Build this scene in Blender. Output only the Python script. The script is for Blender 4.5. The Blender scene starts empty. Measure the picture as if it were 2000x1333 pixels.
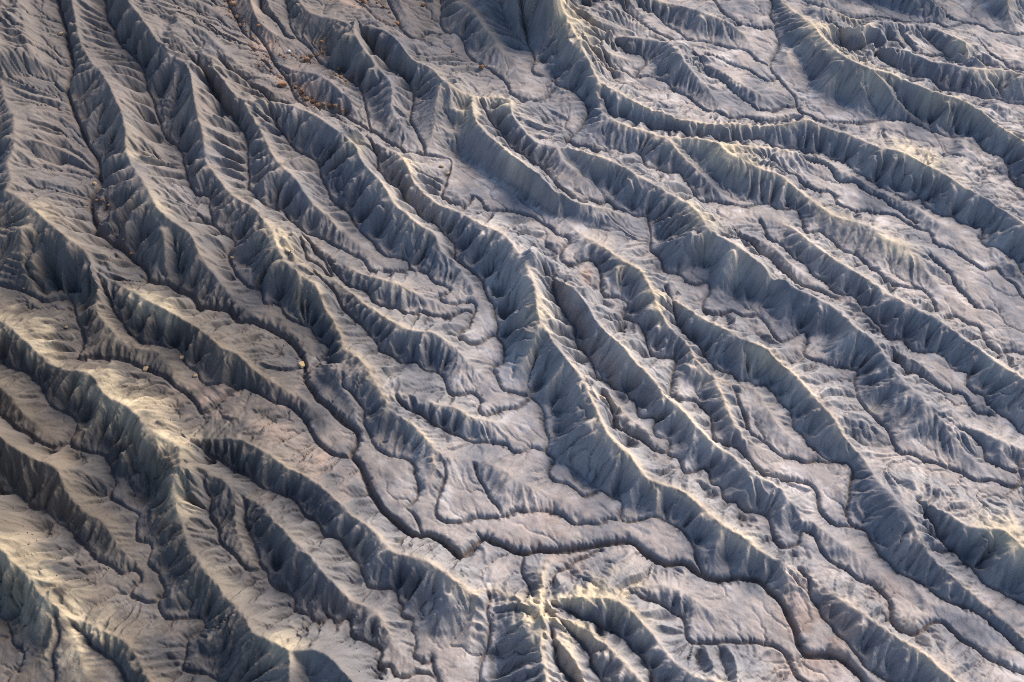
import bpy, math, random
import numpy as np
from mathutils import Vector

# ---------------------------------------------------------------- camera, sky, sun, exposure
scene = bpy.context.scene
CAM_H, PITCH, HFOV = 300.0, math.radians(50.0), math.radians(60.0)
cam_data = bpy.data.cameras.new("camera"); cam = bpy.data.objects.new("camera", cam_data)
scene.collection.objects.link(cam); scene.camera = cam
cam.location = (0.0, 0.0, CAM_H); cam.rotation_euler = (math.pi/2-PITCH, 0.0, 0.0)
cam_data.sensor_width = 36.0; cam_data.lens = 18.0/math.tan(HFOV/2); cam_data.clip_start = 1.0; cam_data.clip_end = 20000.0
SUN_AZ, SUN_EL = math.radians(45.0), math.radians(27.0)      # clockwise from +Y (away from the camera)
world = bpy.data.worlds.new("World"); scene.world = world; world.use_nodes = True
wn = world.node_tree; bg = wn.nodes["Background"]
sky = wn.nodes.new("ShaderNodeTexSky"); sky.sky_type = 'NISHITA'; sky.sun_disc = False
sky.sun_elevation = SUN_EL; sky.sun_rotation = SUN_AZ; sky.altitude = 1500.0; sky.air_density = 1.0; sky.dust_density = 1.5
wn.links.new(sky.outputs[0], bg.inputs[0]); bg.inputs[1].default_value = 0.12
sun_data = bpy.data.lights.new("sun", 'SUN'); sun_data.energy = 4.4; sun_data.angle = math.radians(44.0); sun_data.color = (1.0, 0.875, 0.73)
sun = bpy.data.objects.new("sun", sun_data); scene.collection.objects.link(sun)
sd = Vector((math.sin(SUN_AZ)*math.cos(SUN_EL), math.cos(SUN_AZ)*math.cos(SUN_EL), math.sin(SUN_EL)))
sun.rotation_euler = sd.to_track_quat('Z', 'Y').to_euler(); sun.location = (300, 200, 400)
scene.view_settings.view_transform = 'Standard'; scene.view_settings.look = 'None'
scene.view_settings.exposure = 0.85; scene.view_settings.gamma = 1.0; scene.view_settings.use_curve_mapping = False
scene.render.engine = 'CYCLES'; scene.cycles.max_bounces = 4; scene.cycles.use_denoising = False; scene.cycles.filter_width = 1.05; scene.cycles.diffuse_bounces = 3

# ---- traced crest lines: (height factor, polyline) ; tile codes a..c (rows) 0..3 (columns) of the survey sheet
RIDGES = [
 (1.0,"a0 400,-120 400,0 425,100 445,230 500,330 590,430 640,530 690,640 712,750 700,820 740,930 800,1010 860,1110 880,1170 950,1230 1040,1290 b0 1085,40 1120,160 1180,240 1240,310 1330,430 1390,480 1500,550 b1 170,490 230,570 290,640 320,690"),
 (1.0,"a0 690,-120 720,0 770,60 830,140 900,240 930,290 990,340 1060,355 1080,400 1085,500 1110,620 1140,740 1160,830 1160,920 1230,1000 1290,1090 1400,1150 1450,1180 a1 100,1250 b1 150,10 170,90 210,180 290,270 400,330 430,440 500,550 545,640 548,710 600,720 650,750 690,800 720,890 780,960 800,1000 805,1050 900,1090 960,1140 1050,1240 c1 1060,0 1100,45 1210,75 1340,90 1430,110 c2 80,185 150,220 300,290 400,340 540,395"),
 (1.0,"a0 1060,355 1200,360 1270,460 1310,520 1390,580 a1 20,640 100,760 140,860 190,930 280,1000 310,1060 400,1170 480,1240 560,1320 b1 620,90 680,140 740,175"),
 (1.0,"a0 1310,520 1391,572 a1 100,575 200,580 290,600 410,655 520,740 620,805 650,900 740,990 800,1070 830,1150 900,1190 980,1270 b1 1040,15 1080,50 1090,120 1170,190 1220,260 1280,330 1300,400 1312,430"),
 (1.0,"a1 520,740 610,775 700,800 860,860 885,885 920,950 960,1060 1060,1130 1080,1160 1200,1190 1330,1270 b2 10,45 75,130 150,240 190,350 200,500 240,580 360,740 480,890 500,970 560,1080 590,1170 720,1290 c2 740,70 800,160 850,205 990,230 1080,290 1160,370 1240,440 1350,500 1440,570 c3 100,640 260,720 400,820 560,920 700,1010 800,1080 900,1130 960,1180 1050,1270 1130,1333 1220,1420"),
 (1.0,"a1 280,-80 300,0 350,70 500,110 590,120 640,230 710,330 760,400 830,460 830,540 820,620 870,690 930,770 1000,860"),
 (1.0,"a1 590,120 720,150 800,170 870,230 900,280 950,340 1060,380 1100,440 1180,500 1265,545 1400,555 1507,548 a2 50,640 130,740 190,810 310,825 350,900 430,980 500,1040 590,1090"),
 (1.0,"a1 1265,545 1290,660 1350,740 1430,800 a2 0,825 100,900 200,965 260,1040 330,1090 450,1150 600,1180 720,1230"),
 (1.0,"a2 310,825 450,848 560,885 680,930 760,985 860,1040 960,1100 1060,1150 1100,1180 1150,1260 b2 1170,10 1230,60 1320,110 1400,160 1470,210 b3 60,250 150,290 230,360 330,400 430,460 520,540 600,610 680,660 700,700 750,790 820,880 920,960 1000,1040 1050,1110 1090,1170 1140,1260 c3 1190,55 1230,100"),
 (1.0,"a1 1265,545 1215,770 1195,885 1240,930 1310,970 1400,1015 1500,1050 a2 80,1055 140,1100 240,1185 330,1225 400,1290 b2 430,45 560,115 620,150 700,215 780,245 850,360 875,460 930,560 1040,650 1090,750 1200,860 1300,900 1440,930 1480,1000 b3 60,1060 130,1160 210,1230 300,1280"),
 (1.0,"b2 1200,860 1250,970 1300,1090 1370,1190 1450,1270"),
 (1.0,"b2 150,240 250,265 350,310 450,390 500,470 540,550 600,610 700,690 720,730 790,800 860,870 920,960 990,1000 1050,1080 1120,1140 1190,1220 c2 1250,10 1330,60 1400,130 1500,185 c3 130,220 180,320 240,380 350,460 460,540 620,630 690,720"),
 (0.8,"b2 1170,10 1260,35 1400,55 1507,105 b3 80,105 150,185 230,255 300,310 360,345"),
 (1.0,"a2 1330,1225 1440,1228 a3 110,1252 190,1285 b3 210,10 260,60 350,130 450,200 560,260 650,320 720,380 800,420 900,470 1000,520 1060,550 1130,610 1260,700 1380,790 1507,860 1640,950"),
 (1.0,"a2 540,455 620,500 700,545 820,600 920,640 1010,672 1130,692 1230,702 1300,692 1449,715 a3 130,705 230,680 290,668 340,700 430,735 530,760 600,790 680,830 800,850 870,880 960,930 1060,980 1150,1040 1270,1100 1390,1180 1507,1260 1640,1360"),
 (0.85,"a2 320,-100 330,0 365,90 400,160 440,230 480,310 520,400 545,450 552,560 565,645 650,690 740,720 850,745 890,775 1000,778 1100,775 1200,797 1240,820 1310,885 1400,920 1507,970 a3 130,982 200,1050 300,1130 400,1200 440,1230 560,1255 640,1280 b3 660,10 710,70 770,100 830,110 870,160 930,230 990,300 1040,360 1100,410 1150,440"),
 (0.8,"b3 900,190 1030,240 1130,300 1240,335 1310,370"),
 (0.9,"a2 890,775 930,775 980,830 1030,890 1110,960 1180,1030 1230,1090 1290,1130"),
 (0.9,"a2 380,110 460,105 560,160 700,205 870,225 960,245 1000,260 1010,310 1080,400 1140,470 1200,550 1250,600"),
 (0.9,"a2 1010,300 1110,345 1240,395 1330,460 1420,510 1507,560 a3 100,530"),
 (1.0,"a3 100,-120 120,0 170,30 220,80 300,120 330,160 380,220 430,270 480,310 560,350 640,385 720,402 800,432 900,475 1000,515 1100,540 1180,572 1270,622 1350,690 1420,740 1507,790 1640,880"),
 (1.0,"a3 330,140 480,130 600,138 640,190 720,240 800,270 870,290 930,320 1020,345 1120,365 1200,388 1280,388 1350,388 1430,400 1507,412 1640,430"),
 (1.0,"a3 600,138 660,125 730,120 830,142 930,140 1030,170 1130,205 1185,225 1210,270 1250,330 1290,365"),
 (0.9,"a3 830,145 860,210 920,260 1000,310"),
 (0.9,"a3 735,122 770,205 815,250"),
 (0.9,"a0 -40,330 0,430 30,590 80,650 75,760 80,870 30,900 45,960 70,1030 20,1080 60,1090 180,1170 240,1230 330,1300 b0 340,40 400,80 470,140 520,210 555,270 552,350 545,460 560,520 620,570 680,650 750,690 900,710 940,760 980,820 1030,900 1085,965"),
 (1.0,"b0 555,270 620,310 700,350 760,380 820,420 900,450 970,490 1090,560 1200,640 1240,690 1320,710 1390,770 1450,830 1507,870 b1 190,910 250,960 340,985 370,1040 420,1100"),
 (1.0,"b0 -150,450 0,540 60,580 190,700 270,780 330,815 440,820 510,840 550,890 570,950 640,990 720,1020 780,1090 830,1150 900,1190 960,1210 1000,1215 1120,1198 1220,1210 1320,1200 1420,1235 1507,1290 c1 140,40 200,100 290,140 380,190 460,250 530,320 600,390 680,440 740,490 800,570 850,600 940,620 1040,650 1120,710 1190,760 1250,810 1290,825 1400,803 1500,840 c2 60,845 170,885 225,905 225,1000 220,1100 235,1220 260,1333 290,1420"),
 (1.0,"b0 985,1215 c0 1010,20 1030,100 990,150 980,240 1010,370 1060,550 1130,640 1140,690 1230,780 1280,870 1340,890 1400,970 1410,1040 1507,1090 c1 200,1120 240,1150 250,1220 240,1333 240,1420"),
 (0.9,"c1 240,1150 400,1140 500,1200 560,1270 610,1333 680,1430"),
 (1.0,"c0 1030,100 1130,120 1200,150 1260,190 1310,240 1340,290 1420,290 1507,350 c1 130,390 210,460 290,550 370,620 440,710 500,770 560,840 640,890 720,920 770,970 810,1040 830,1130 900,1190 960,1225"),
 (0.9,"c0 1325,265 1330,380 1340,480 1390,580 1430,650 1465,678"),
 (0.9,"b0 570,955 545,1060 470,1160 410,1215"),
 (1.0,"b0 -120,1080 0,1190 60,1240 c0 90,10 150,35 210,75 310,100 350,200 400,300 460,350 510,390 570,400 620,480 670,560 740,620 790,700 803,745"),
 (0.8,"b0 -120,830 0,925 50,960 100,1020 160,1090 240,1160 310,1220"),
 (1.1,"c0 -120,470 0,570 50,640 120,690 160,760 210,830 280,880 350,930 400,980 470,990 530,1010 600,1060 690,1080 740,1140 780,1210 820,1280 850,1333 900,1430"),
 (1.0,"c0 405,980 420,1050 440,1150 480,1270 500,1333 530,1430"),
 (1.0,"c2 225,900 280,870 350,850 430,845 530,850 620,855 680,880 740,930 810,1010 860,1070 920,1150 980,1220 1050,1280 1120,1310 1200,1333 1320,1400"),
 (0.7,"c2 670,870 690,830 740,785 860,780 1000,805 1080,850 1108,920 1090,1000"),
 (0.75,"c2 260,945 350,970 430,1000 500,1060 580,1110 650,1170 700,1230 760,1290 820,1360"),
 (0.55,"c2 250,1030 310,1070 380,1150 430,1230 470,1333"),
 (0.9,"c2 215,880 225,780 235,700 275,640"),
 (1.0,"b2 852,362 940,400 1040,460 1130,520 1210,560 1300,600 1350,640 1440,665 1507,695 b3 130,780 220,850 290,935 370,1020 440,1100 480,1180 530,1250 c3 600,60 640,130 700,215 770,290 830,350 870,430 920,520 960,600 1040,680 1130,750 1200,820 1280,890 1400,980 1507,1090 1600,1180"),
 (1.0,"c3 800,320 900,297 960,330 1060,360 1120,400 1180,450 1280,460 1380,460 1450,500 1507,560 1620,680"),
 (0.8,"b3 1090,1145 1200,1150 1280,1170 1380,1220 1507,1270 1640,1340"),
 (0.7,"b3 700,670 780,690 840,740 900,770 1000,850 1060,900"),
 (1.0,"b1 190,20 300,60 400,120 520,200 620,260 720,290 850,330 950,380 1050,430 1110,448"),
 (1.0,"b1 200,60 250,150 330,220 420,275 500,295 570,360 680,440 760,500 860,560 915,592 1060,600 1130,645 1200,700 1250,780 1320,840 1400,900"),
 (0.9,"b1 800,975 930,960 1010,985 1100,1020 1200,1030 1260,1080 1400,1105 1490,1140"),
 (0.8,"b2 505,925 600,955 650,1010 690,1070 760,1120 840,1190 900,1235"),
 (0.9,"b2 1310,150 1325,220 1345,310 1380,400"),
 (0.8,"b2 1150,60 1150,130 1150,210"),
 (0.8,"b3 60,260 70,330 80,390"), (0.8,"b3 185,330 175,400 150,480 140,560"), (0.8,"b3 440,480 440,600"),
 (0.8,"c3 150,680 165,740 190,830 235,930"),
 (0.9,"a2 1240,820 1340,815 1440,835 a3 90,832 200,860 300,880 380,900 430,945 520,985 570,1005 620,1050 720,1095 820,1135 920,1190 1020,1250 1100,1310 b3 1160,90"),
 (1.0,"a1 1170,-100 1210,0 1300,55 1330,130 1410,210 1430,280 1507,330 a2 100,385"),
 (0.9,"a1 860,-80 870,0 900,80 950,140 995,180"),
 (0.8,"a0 1200,360 1330,400 1480,470 a1 150,520 210,570"),
 (0.8,"a1 30,0 60,110 130,170 260,240 350,300"), (0.9,"a1 120,330 250,390 420,420 500,470 570,560 650,640 690,680"),
 (0.8,"a1 90,-60 150,70 210,140 265,205"),
 (0.8,"a2 600,20 760,90 870,190 950,235"), (0.8,"a2 420,60 560,140 740,195"), (0.7,"a2 430,170 560,280 700,330 790,360"),
 (0.7,"a2 540,330 590,390 640,420"), (0.7,"a2 460,240 560,320 680,400 760,430"),
 (0.9,"a2 760,-60 900,10 1050,40 1180,80 1280,120 1340,160 1390,220 1430,280"),
 (0.8,"a2 1250,110 1265,180 1290,250"), (0.8,"a2 1130,90 1120,150 1080,200"),
 (0.8,"a2 1330,310 1350,350 1420,410 1507,445"), (0.8,"a2 1110,300 1220,310 1340,305"),
 (0.8,"a3 0,350 80,430 150,500 190,540"),
 (0.9,"a3 480,340 470,390 420,450 395,500 400,570"), (0.9,"a3 665,400 720,480 780,570 860,640 930,690"),
 (0.8,"a3 165,290 200,370 240,460 270,510"),
 (0.8,"a3 380,40 460,60 560,110 620,95 700,85 800,110"),
 (0.9,"a3 940,-80 1000,0 1080,70 1140,118"), (0.9,"a3 1200,-100 1290,10 1290,90 1330,150"), (0.9,"a3 1400,-100 1420,40 1440,120 1475,180"),
 (0.8,"a3 1050,170 1150,165 1260,170 1340,185"),
 (0.8,"b2 690,215 680,260 670,320"), (0.8,"a1 1100,470 1080,560 1070,680 1040,830"), (0.8,"a1 1195,780 1250,700 1265,600"),
 (0.8,"a2 325,830 400,930"),
 (0.9,"b0 120,20 125,160 140,290 220,385"), (0.9,"b0 170,170 230,300 300,380"), (0.9,"b0 915,20 930,140 940,250 980,320"), (0.8,"a0 985,345 985,500 930,620 900,690"),
 (0.8,"a0 1085,520 1020,640 970,760"), (0.8,"a0 590,440 560,580 480,740 500,820"), (0.8,"a0 690,620 600,760 550,860"),
 (0.8,"b1 300,290 300,420 310,520 360,600"), (0.8,"b1 790,1040 790,1140 770,1230"), (0.8,"b1 840,1060 850,1150 870,1250"),
 (0.8,"c1 1075,50 1060,160 1020,260 970,320"), (0.8,"c1 1270,90 1280,190 1300,270"), (0.9,"c1 1300,830 1280,960 1260,1100 1240,1250"),
 (0.8,"c2 870,220 880,310 900,400"), (0.8,"c2 1240,445 1240,560 1280,660"), (0.8,"b2 350,745 320,860 250,980 235,1010"), (0.8,"b2 205,580 180,680 110,800 40,900"),
 (0.8,"b2 660,240 650,310 640,370"), (0.8,"b2 1090,800 1150,890 1160,930"), (0.8,"b2 1350,650 1360,760 1400,850"),
 (0.7,"c0 300,960 290,1080 240,1180 130,1280"), (0.8,"c0 170,800 160,900 60,1040"),
 (0.8,"a3 470,135 520,190 570,240 615,296"), (0.8,"a3 395,150 425,200 455,248"),
]
# ---- traced drainage lines: (bank depth m, half width m, polyline)
WASHES = [
 (2.6,1.7,"a0 310,-120 330,0 370,200 410,380 375,520 410,620 460,720 490,800 545,880 560,960 570,1050 510,1120 520,1210 540,1290 b0 530,40 640,100 700,150 740,190 800,220 840,270 825,330 950,325 1000,380 1085,395 1120,470 1210,470 1300,490 1345,550 1440,545 b1 60,560 150,590 240,650 290,700 330,790 325,870 400,970 480,1040 560,1110 640,1162 630,1230 580,1300 c1 650,110 660,170 700,250 750,340 830,410 920,490 1000,510 1100,530 1160,580 1225,630 1290,570 1350,500 1400,540 1507,580 c2 60,580 150,605 200,575 300,585 400,575 500,560 600,545 700,535 760,545 800,590 860,630 930,665 1050,660 1110,700 1170,740 1250,750 1350,740 1450,750 c3 40,765 60,820 120,870 170,940 200,1010 220,1090 270,1170 320,1190 420,1180 500,1220 580,1290 610,1333 680,1430"),
 (1.8,1.2,"b0 -120,320 0,340 130,375 240,430 400,405 415,470 435,560 465,640 420,765 560,752 650,748 760,790 850,830 930,860 970,900 1040,950 1110,1010 1130,1060 1200,1035 1280,960 1350,922 b1 0,915 60,950 150,1000 250,1020 320,1090 360,1160 400,1230 500,1300 580,1310"),
 (0.6,0.6,"b0 600,330 630,470 700,550 750,640 800,680 900,692 1000,690 1020,740 1110,810 1140,880 1200,890 1270,885 1340,925"),
 (1.2,0.9,"a0 560,-120 590,0 600,100 690,220 780,350 850,540 880,640 900,720 1000,800 1055,880 1055,1000 1100,1110 1190,1120 1195,1190 1175,1270 b0 1180,0 1260,50 1330,100 1310,190 1330,290 1400,345 1480,350 b1 100,440 170,430 200,490 300,560 370,610 462,690 400,775 335,860"),
 (0.8,0.7,"a0 1100,390 1200,520 1310,650 1380,800 1405,950 1395,1060 1455,1090 a1 75,1140 200,1190 260,1245 380,1320 b1 430,65 520,130 640,185 700,225 735,250 830,258 920,240 1020,270 1080,325 1155,352 1155,382 1080,395 1100,430 1170,440 1295,437 1300,500 1280,580 1195,630 1230,660 1330,660 1420,612 1445,680 1470,790 1400,800 1430,900 1460,940 b2 60,935 150,940 168,975 215,1030 220,1110 240,1190 232,1280 c2 310,70 260,150 280,185 360,200 430,260 470,275 560,240 610,270 660,310 665,380 690,410 800,415 900,415 980,440 1030,490 1080,550 1110,610 1150,700 1180,742"),
 (0.7,0.6,"a1 130,640 220,770 290,860 380,900 400,960 440,1030 510,1120 560,1190 650,1300 b1 700,90 730,140 810,185 920,205 922,238"),
 (0.7,0.6,"a1 690,830 760,900 770,1000 850,1080 900,1130 960,1190 1040,1260 b1 1130,50 1180,90 1200,180 1280,270 1340,300 1365,350 1370,430 1400,470 1430,560 1420,610"),
 (1.4,1.0,"a0 1200,-120 1290,0 1340,110 1420,230 a1 20,130 60,190 120,270 150,350 220,430 270,540 320,590 430,620 560,650 620,690 690,745 800,800 890,850 915,872 1000,877 1100,885 1160,892 1150,960 1130,1060 1100,1120 1120,1135 1250,1165 1280,1110 1330,1140 1350,1180 1460,1190 a2 100,1205 200,1240 280,1280 b2 290,30 330,60 380,75 320,150 325,205 400,220 450,205 510,190 550,230 560,350 580,400 680,410 720,450 680,505 690,530 770,550 800,580 810,650 830,700 850,740 990,740 1000,765 960,880 942,965 1000,985 1100,990 1190,1080 1195,1220 1330,1265 c2 1400,70 1450,120 1507,165 c3 200,190 280,205 340,260 355,350 400,420 450,455 550,455 620,470 660,540 690,610 740,660 790,710 880,740 950,780 1020,840 1080,880 1200,910 1280,950 1340,1030 1420,1090 1507,1170 1620,1260"),
 (1.0,0.8,"a1 180,-100 230,100 270,215 370,262 430,340 530,420 640,490 655,560 690,660 705,750"),
 (0.6,0.6,"a1 650,200 700,300 800,372 860,395 920,470 955,560 930,680 960,770 1010,865"),
 (0.6,0.6,"a1 1320,600 1410,710 1490,790 a2 60,825 130,880 215,945 265,1005 350,1095 400,1140 480,1115 560,1140 600,1105 640,1170 700,1180 770,1225 830,1220 b2 845,10 855,70 835,150 905,195 915,240 1000,262 1065,325 1120,335 1165,320 1185,400 1140,465 1170,495 1270,490 1310,475 1380,515 1450,515 b3 50,560 100,640 130,672 190,640 260,600 290,610 285,680 255,720 290,780 400,790 510,800 580,830 580,860 545,890 570,960 590,1040 660,1090 720,1160 770,1240 800,1285 c3 880,40 970,75 1060,110 1150,160 1260,190 1400,210 1470,215 1490,170 1480,110 1520,60 1600,20"),
 (0.8,0.7,"b2 915,385 970,470 1000,560 1050,610 1110,690 1190,770 1260,830 1300,830 1340,880 1400,870 1440,900 b3 50,890 60,930 100,940 100,1000 160,1010 200,1060 210,1100 200,1130 260,1190 280,1240 340,1260 c3 400,50 490,90 525,130 520,250 485,360 500,410 550,452"),
 (0.5,0.5,"b2 1320,940 1340,1040 1370,1130 1440,1200 1507,1245 b3 130,1305 c3 200,55 300,75 400,95 490,92"),
 (0.6,0.55,"b2 240,290 300,370 370,520 420,620 460,710 515,800 540,860 610,880 620,915 700,940 720,990 770,990 775,1080 880,1100 830,1150 850,1190 940,1200 950,1250 930,1285 c2 1010,60 1030,150 1080,130 1120,95 1165,100 1170,170 1180,220 1250,235 1290,310 1340,345 1420,350 c3 60,390 80,430 75,490 120,560 150,580 240,545 247,470 300,500 340,560 400,640 480,690 560,730 640,780 700,820 740,880 760,950 790,1000 830,1030 880,1060 940,1050 990,1020 1050,1000 1110,1020 1160,1090 1250,1170 1350,1230 1450,1260 1600,1300"),
 (0.5,0.5,"b2 565,985 620,1060 640,1130 720,1190 800,1225 860,1260 935,1285"),
 (0.5,0.5,"b2 1320,80 1449,140 b3 60,180 130,245 200,310 300,350 400,390 520,388"),
 (0.6,0.6,"a3 0,1260 b3 60,60 150,120 200,185 285,240 300,270 390,320 430,375 530,387 560,430 610,510 700,570 710,620 820,645 890,690 940,712 1040,712 1100,780 1130,808 1215,835 1190,890 1225,955 1310,960 1345,1070 1400,1105 1507,1165 1640,1250"),
 (0.5,0.5,"b3 730,730 800,800 870,845 970,880 1070,935 1160,975 1220,1040 1290,1065 1342,1075"),
 (1.3,0.9,"a2 60,60 120,180 155,270 205,350 175,400 250,425 295,445 310,500 405,500 455,570 492,650 480,690 400,770 335,815 450,832 540,850 620,862 700,872 780,882 810,910 810,950 900,965 1010,975 1060,1040 1100,1090 1115,1135 1190,1155 1300,1165 1400,1155 1470,1150 a3 60,1150 110,1190 210,1190 240,1240 270,1310 b3 340,30 420,90 480,150 560,180 640,230 700,290 780,330 870,350 950,357 975,400 1000,490 1045,530 1130,525 1230,545 1280,580 1290,660 1340,720 1400,745 1507,730 1640,720"),
 (0.6,0.6,"a1 1090,-100 1100,100 1130,190 1220,222 1240,290 1340,360 1440,430 1480,500 a2 45,540 140,582 235,572 270,540 300,505"),
 (0.5,0.5,"a1 800,-60 830,70 860,150 960,195 1040,195 1130,192"),
 (0.5,0.5,"a2 575,600 620,655 740,700 850,722 890,742 980,738 1060,762 1180,785 1330,800 1449,790 a3 130,830 270,852 370,867 450,890 500,930 590,970 650,1020 720,1050 745,1090 850,1110 940,1108 950,1155 1020,1195 1100,1225 1130,1265 1270,1290 b3 1262,90 1340,145 1430,170 1500,260 1600,360"),
 (0.5,0.5,"a3 70,925 190,1000 260,1040 320,1070 430,1110 450,1150 540,1190 640,1215 720,1210 800,1240 870,1270 b3 885,15 980,30 990,90 1080,140 1160,190 1240,220 1290,255 1350,235 1400,280 1450,330 1507,390 1600,470"),
 (1.0,0.8,"a3 20,-110 60,-20 95,40 70,90 105,130 95,180 112,240 85,300 50,375 110,430 180,500 210,560 215,620 260,655 350,685 500,692 640,685 800,685 900,700 970,725 1090,755 1210,775 1270,830 1350,900 1420,960 1440,1020 1507,1070 1620,1160"),
 (0.5,0.5,"a2 560,340 640,405 760,435 880,440 950,490 1010,540 1100,590 1160,632 1240,650 1320,660 1440,670 a3 50,690 150,678 245,655"),
 (0.5,0.5,"a2 660,30 760,120 880,205 980,240 1080,225"),
 (0.5,0.5,"a2 760,40 880,95 950,150 1080,225 1200,255 1300,268 1380,272 1430,308 a3 0,335 60,372"),
 (0.5,0.5,"a2 1060,330 1180,420 1290,500 1400,580 1449,630 a3 60,610 150,600 212,600"),
 (0.5,0.5,"a2 1150,320 1260,350 1380,400 1507,470 a3 110,440"),
 (0.6,0.6,"a3 370,165 430,235 530,285 640,318 760,385 860,430 960,458 1060,500 1200,535 1330,558 1507,595 1640,625"),
 (0.5,0.5,"a3 720,208 770,236 830,262 920,300 1020,335 1120,352 1160,370 1260,375 1350,372 1450,395 1507,400 1640,415"),
 (0.5,0.5,"a3 780,150 830,230 900,290"), (0.5,0.5,"a3 890,180 960,250 1060,300 1150,350"),
 (0.7,0.6,"a3 250,30 400,80 540,115 590,95 680,110 800,128 960,120 1060,150 1130,140 1180,120 1280,150 1340,170 1420,185 1507,195 1640,210"),
 (0.6,0.6,"a3 880,-80 950,20 1060,100 1160,125"),
 (0.6,0.6,"a2 1150,-60 1230,30 1310,110 1350,140 1440,140 a3 60,150 100,180"),
 (0.6,0.6,"a3 1240,250 1330,300 1420,370 1470,390"),
 (0.9,0.8,"b0 -120,700 0,765 90,800 180,850 240,920 290,1000 350,1050 430,1090 425,1150 390,1225 c0 410,0 480,25 560,60 620,110 637,190 615,290 700,320 760,360 805,385 770,450 765,530 850,550 830,660 890,710 905,800 890,875 915,950 930,985 1060,970 1130,985 1110,1040 1050,1100 1010,1230 1010,1270 1130,1290 1220,1300 1250,1333 1290,1430"),
 (0.7,0.6,"b0 -100,1000 0,1090 100,1170 200,1220 310,1255 385,1230"),
 (0.8,0.7,"c0 -120,230 0,248 90,255 160,330 260,380 360,470 440,520 510,600 600,660 690,725 740,705 780,740 770,780 735,840 780,860 890,880"),
 (0.6,0.6,"c0 -120,960 0,970 50,1030 60,1110 125,1165 90,1240 30,1333 0,1400"),
 (0.6,0.6,"c0 430,1010 520,1110 620,1190 680,1280 710,1333 740,1420"),
 (0.6,0.6,"c0 340,1000 330,1080 300,1180 290,1333 290,1420"),
 (0.6,0.6,"c0 1165,240 1195,330 1210,440 1260,560 1330,630 1390,688 1470,690 1490,700 c1 100,710 125,770 145,800 230,795 270,860 255,920 340,940 390,980 480,960 490,1010 580,965 605,1075 690,1125 750,1150 735,1230 750,1265 830,1230 840,1290 920,1310 960,1265 1060,1290 1090,1333 1110,1420"),
 (0.5,0.5,"c0 1375,310 1390,430 1440,560 1480,640 1490,695"),
 (0.6,0.6,"b0 1060,1240 c0 1150,40 1260,90 1340,130 1430,180 1490,220 c1 150,235 230,290 330,390 430,470 440,515 540,540 580,620 620,665 640,720 665,725 680,790 760,790 850,820 855,870 900,880 870,950 940,965 930,1020 960,1050 955,1130 935,1180 1020,1215 1055,1170 1065,1250 1090,1333"),
 (0.5,0.5,"b1 330,60 410,170 480,270"), (0.5,0.5,"b1 300,110 360,210 480,290"),
 (0.5,0.5,"b1 460,210 560,300 680,400 720,430 850,460 890,500 960,490 980,470 1030,500 1100,500 1150,520 1230,470 1285,500"),
 (0.5,0.5,"b1 400,290 470,340 540,450 640,560 700,620 740,660 760,720 830,740 880,790 960,790 1050,830 1110,860 1120,890 1150,950 1220,970 1270,930 1340,990 1320,1050 1350,1080 1449,1050 b2 90,1030 160,980"),
 (0.5,0.5,"b1 860,1010 920,1060 1000,1100 1120,1160 1200,1190 1290,1215 1380,1210 1430,1230 1490,1220 c2 60,20 150,0 240,20"),
 (0.7,0.6,"b1 550,870 550,940 640,990 680,1040 680,1120 700,1220 760,1290 c1 800,60 890,60 960,100 975,180 975,290 930,330 890,350 920,375 960,440 1010,505"),
 (0.6,0.6,"c1 1110,90 1100,200 1075,300 1075,380 1130,405 1200,425 1330,410 1400,370 1507,370 c2 70,360 130,375 160,355 240,355 330,390 430,430 560,430 600,400 650,410"),
 (0.5,0.5,"c1 1310,100 1350,250 1420,340 1440,365"),
 (0.7,0.6,"c1 1370,850 1370,1000 1365,1110 1335,1190 1330,1333 1330,1420"),
 (0.5,0.5,"c2 130,620 120,700 150,780 170,850"),
 (0.5,0.5,"c1 950,640?".replace("?","") ),
 (0.5,0.5,"c2 280,930 400,965 480,1010 580,1045 660,1060 700,1110 760,1190 830,1250 860,1333 890,1420"),
 (0.5,0.5,"c2 275,1000 360,1060 440,1120 500,1200 540,1290 570,1333"),
 (0.5,0.5,"c2 245,1060 300,1130 310,1230 340,1290 400,1333"),
 (0.5,0.5,"c2 720,850 820,860 890,890 950,920 1020,970 1030,1080 1090,1125 1200,1110 1290,1120 1400,1110 1449,1110 c3 80,1120 150,1180 200,1270 260,1333"),
 (0.5,0.5,"c2 290,800 310,720 400,660 460,620 560,580"),
 (0.6,0.6,"c3 870,360 960,440 1050,540 1150,630 1230,690 1270,760 1340,790 1400,830 1507,890 1620,970"),
 (0.5,0.5,"b3 1120,1170 1200,1210 1290,1270 c3 1290,70 1400,120 1470,140"),
 (0.5,0.5,"b3 960,190 1080,290 1160,390 1240,460"), (0.5,0.5,"a3 230,880 330,920 430,990 520,1040 650,1110 740,1150 820,1200 900,1260"),
 (0.5,0.5,"a1 60,-60 80,60 130,120 220,200 270,215"), (0.5,0.5,"a1 160,360 240,420?".replace("?","")),
 (0.5,0.5,"a0 1250,380 1390,440 1480,500 a1 150,560 240,590"),
 (0.5,0.5,"a2 470,150 620,240 780,330 800,370 760,430"), (0.5,0.5,"a2 490,330 560,380 640,440?".replace("?","")),
 (0.5,0.5,"c3 250,700 300,850 430,1040 520,1150 600,1230 700,1280 760,1333"),
 (0.8,0.7,"a0 -60,250 -70,450 -45,600 -60,760 -50,900 -90,1100 b0 -130,20 -120,180 -120,320"),
]
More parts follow.
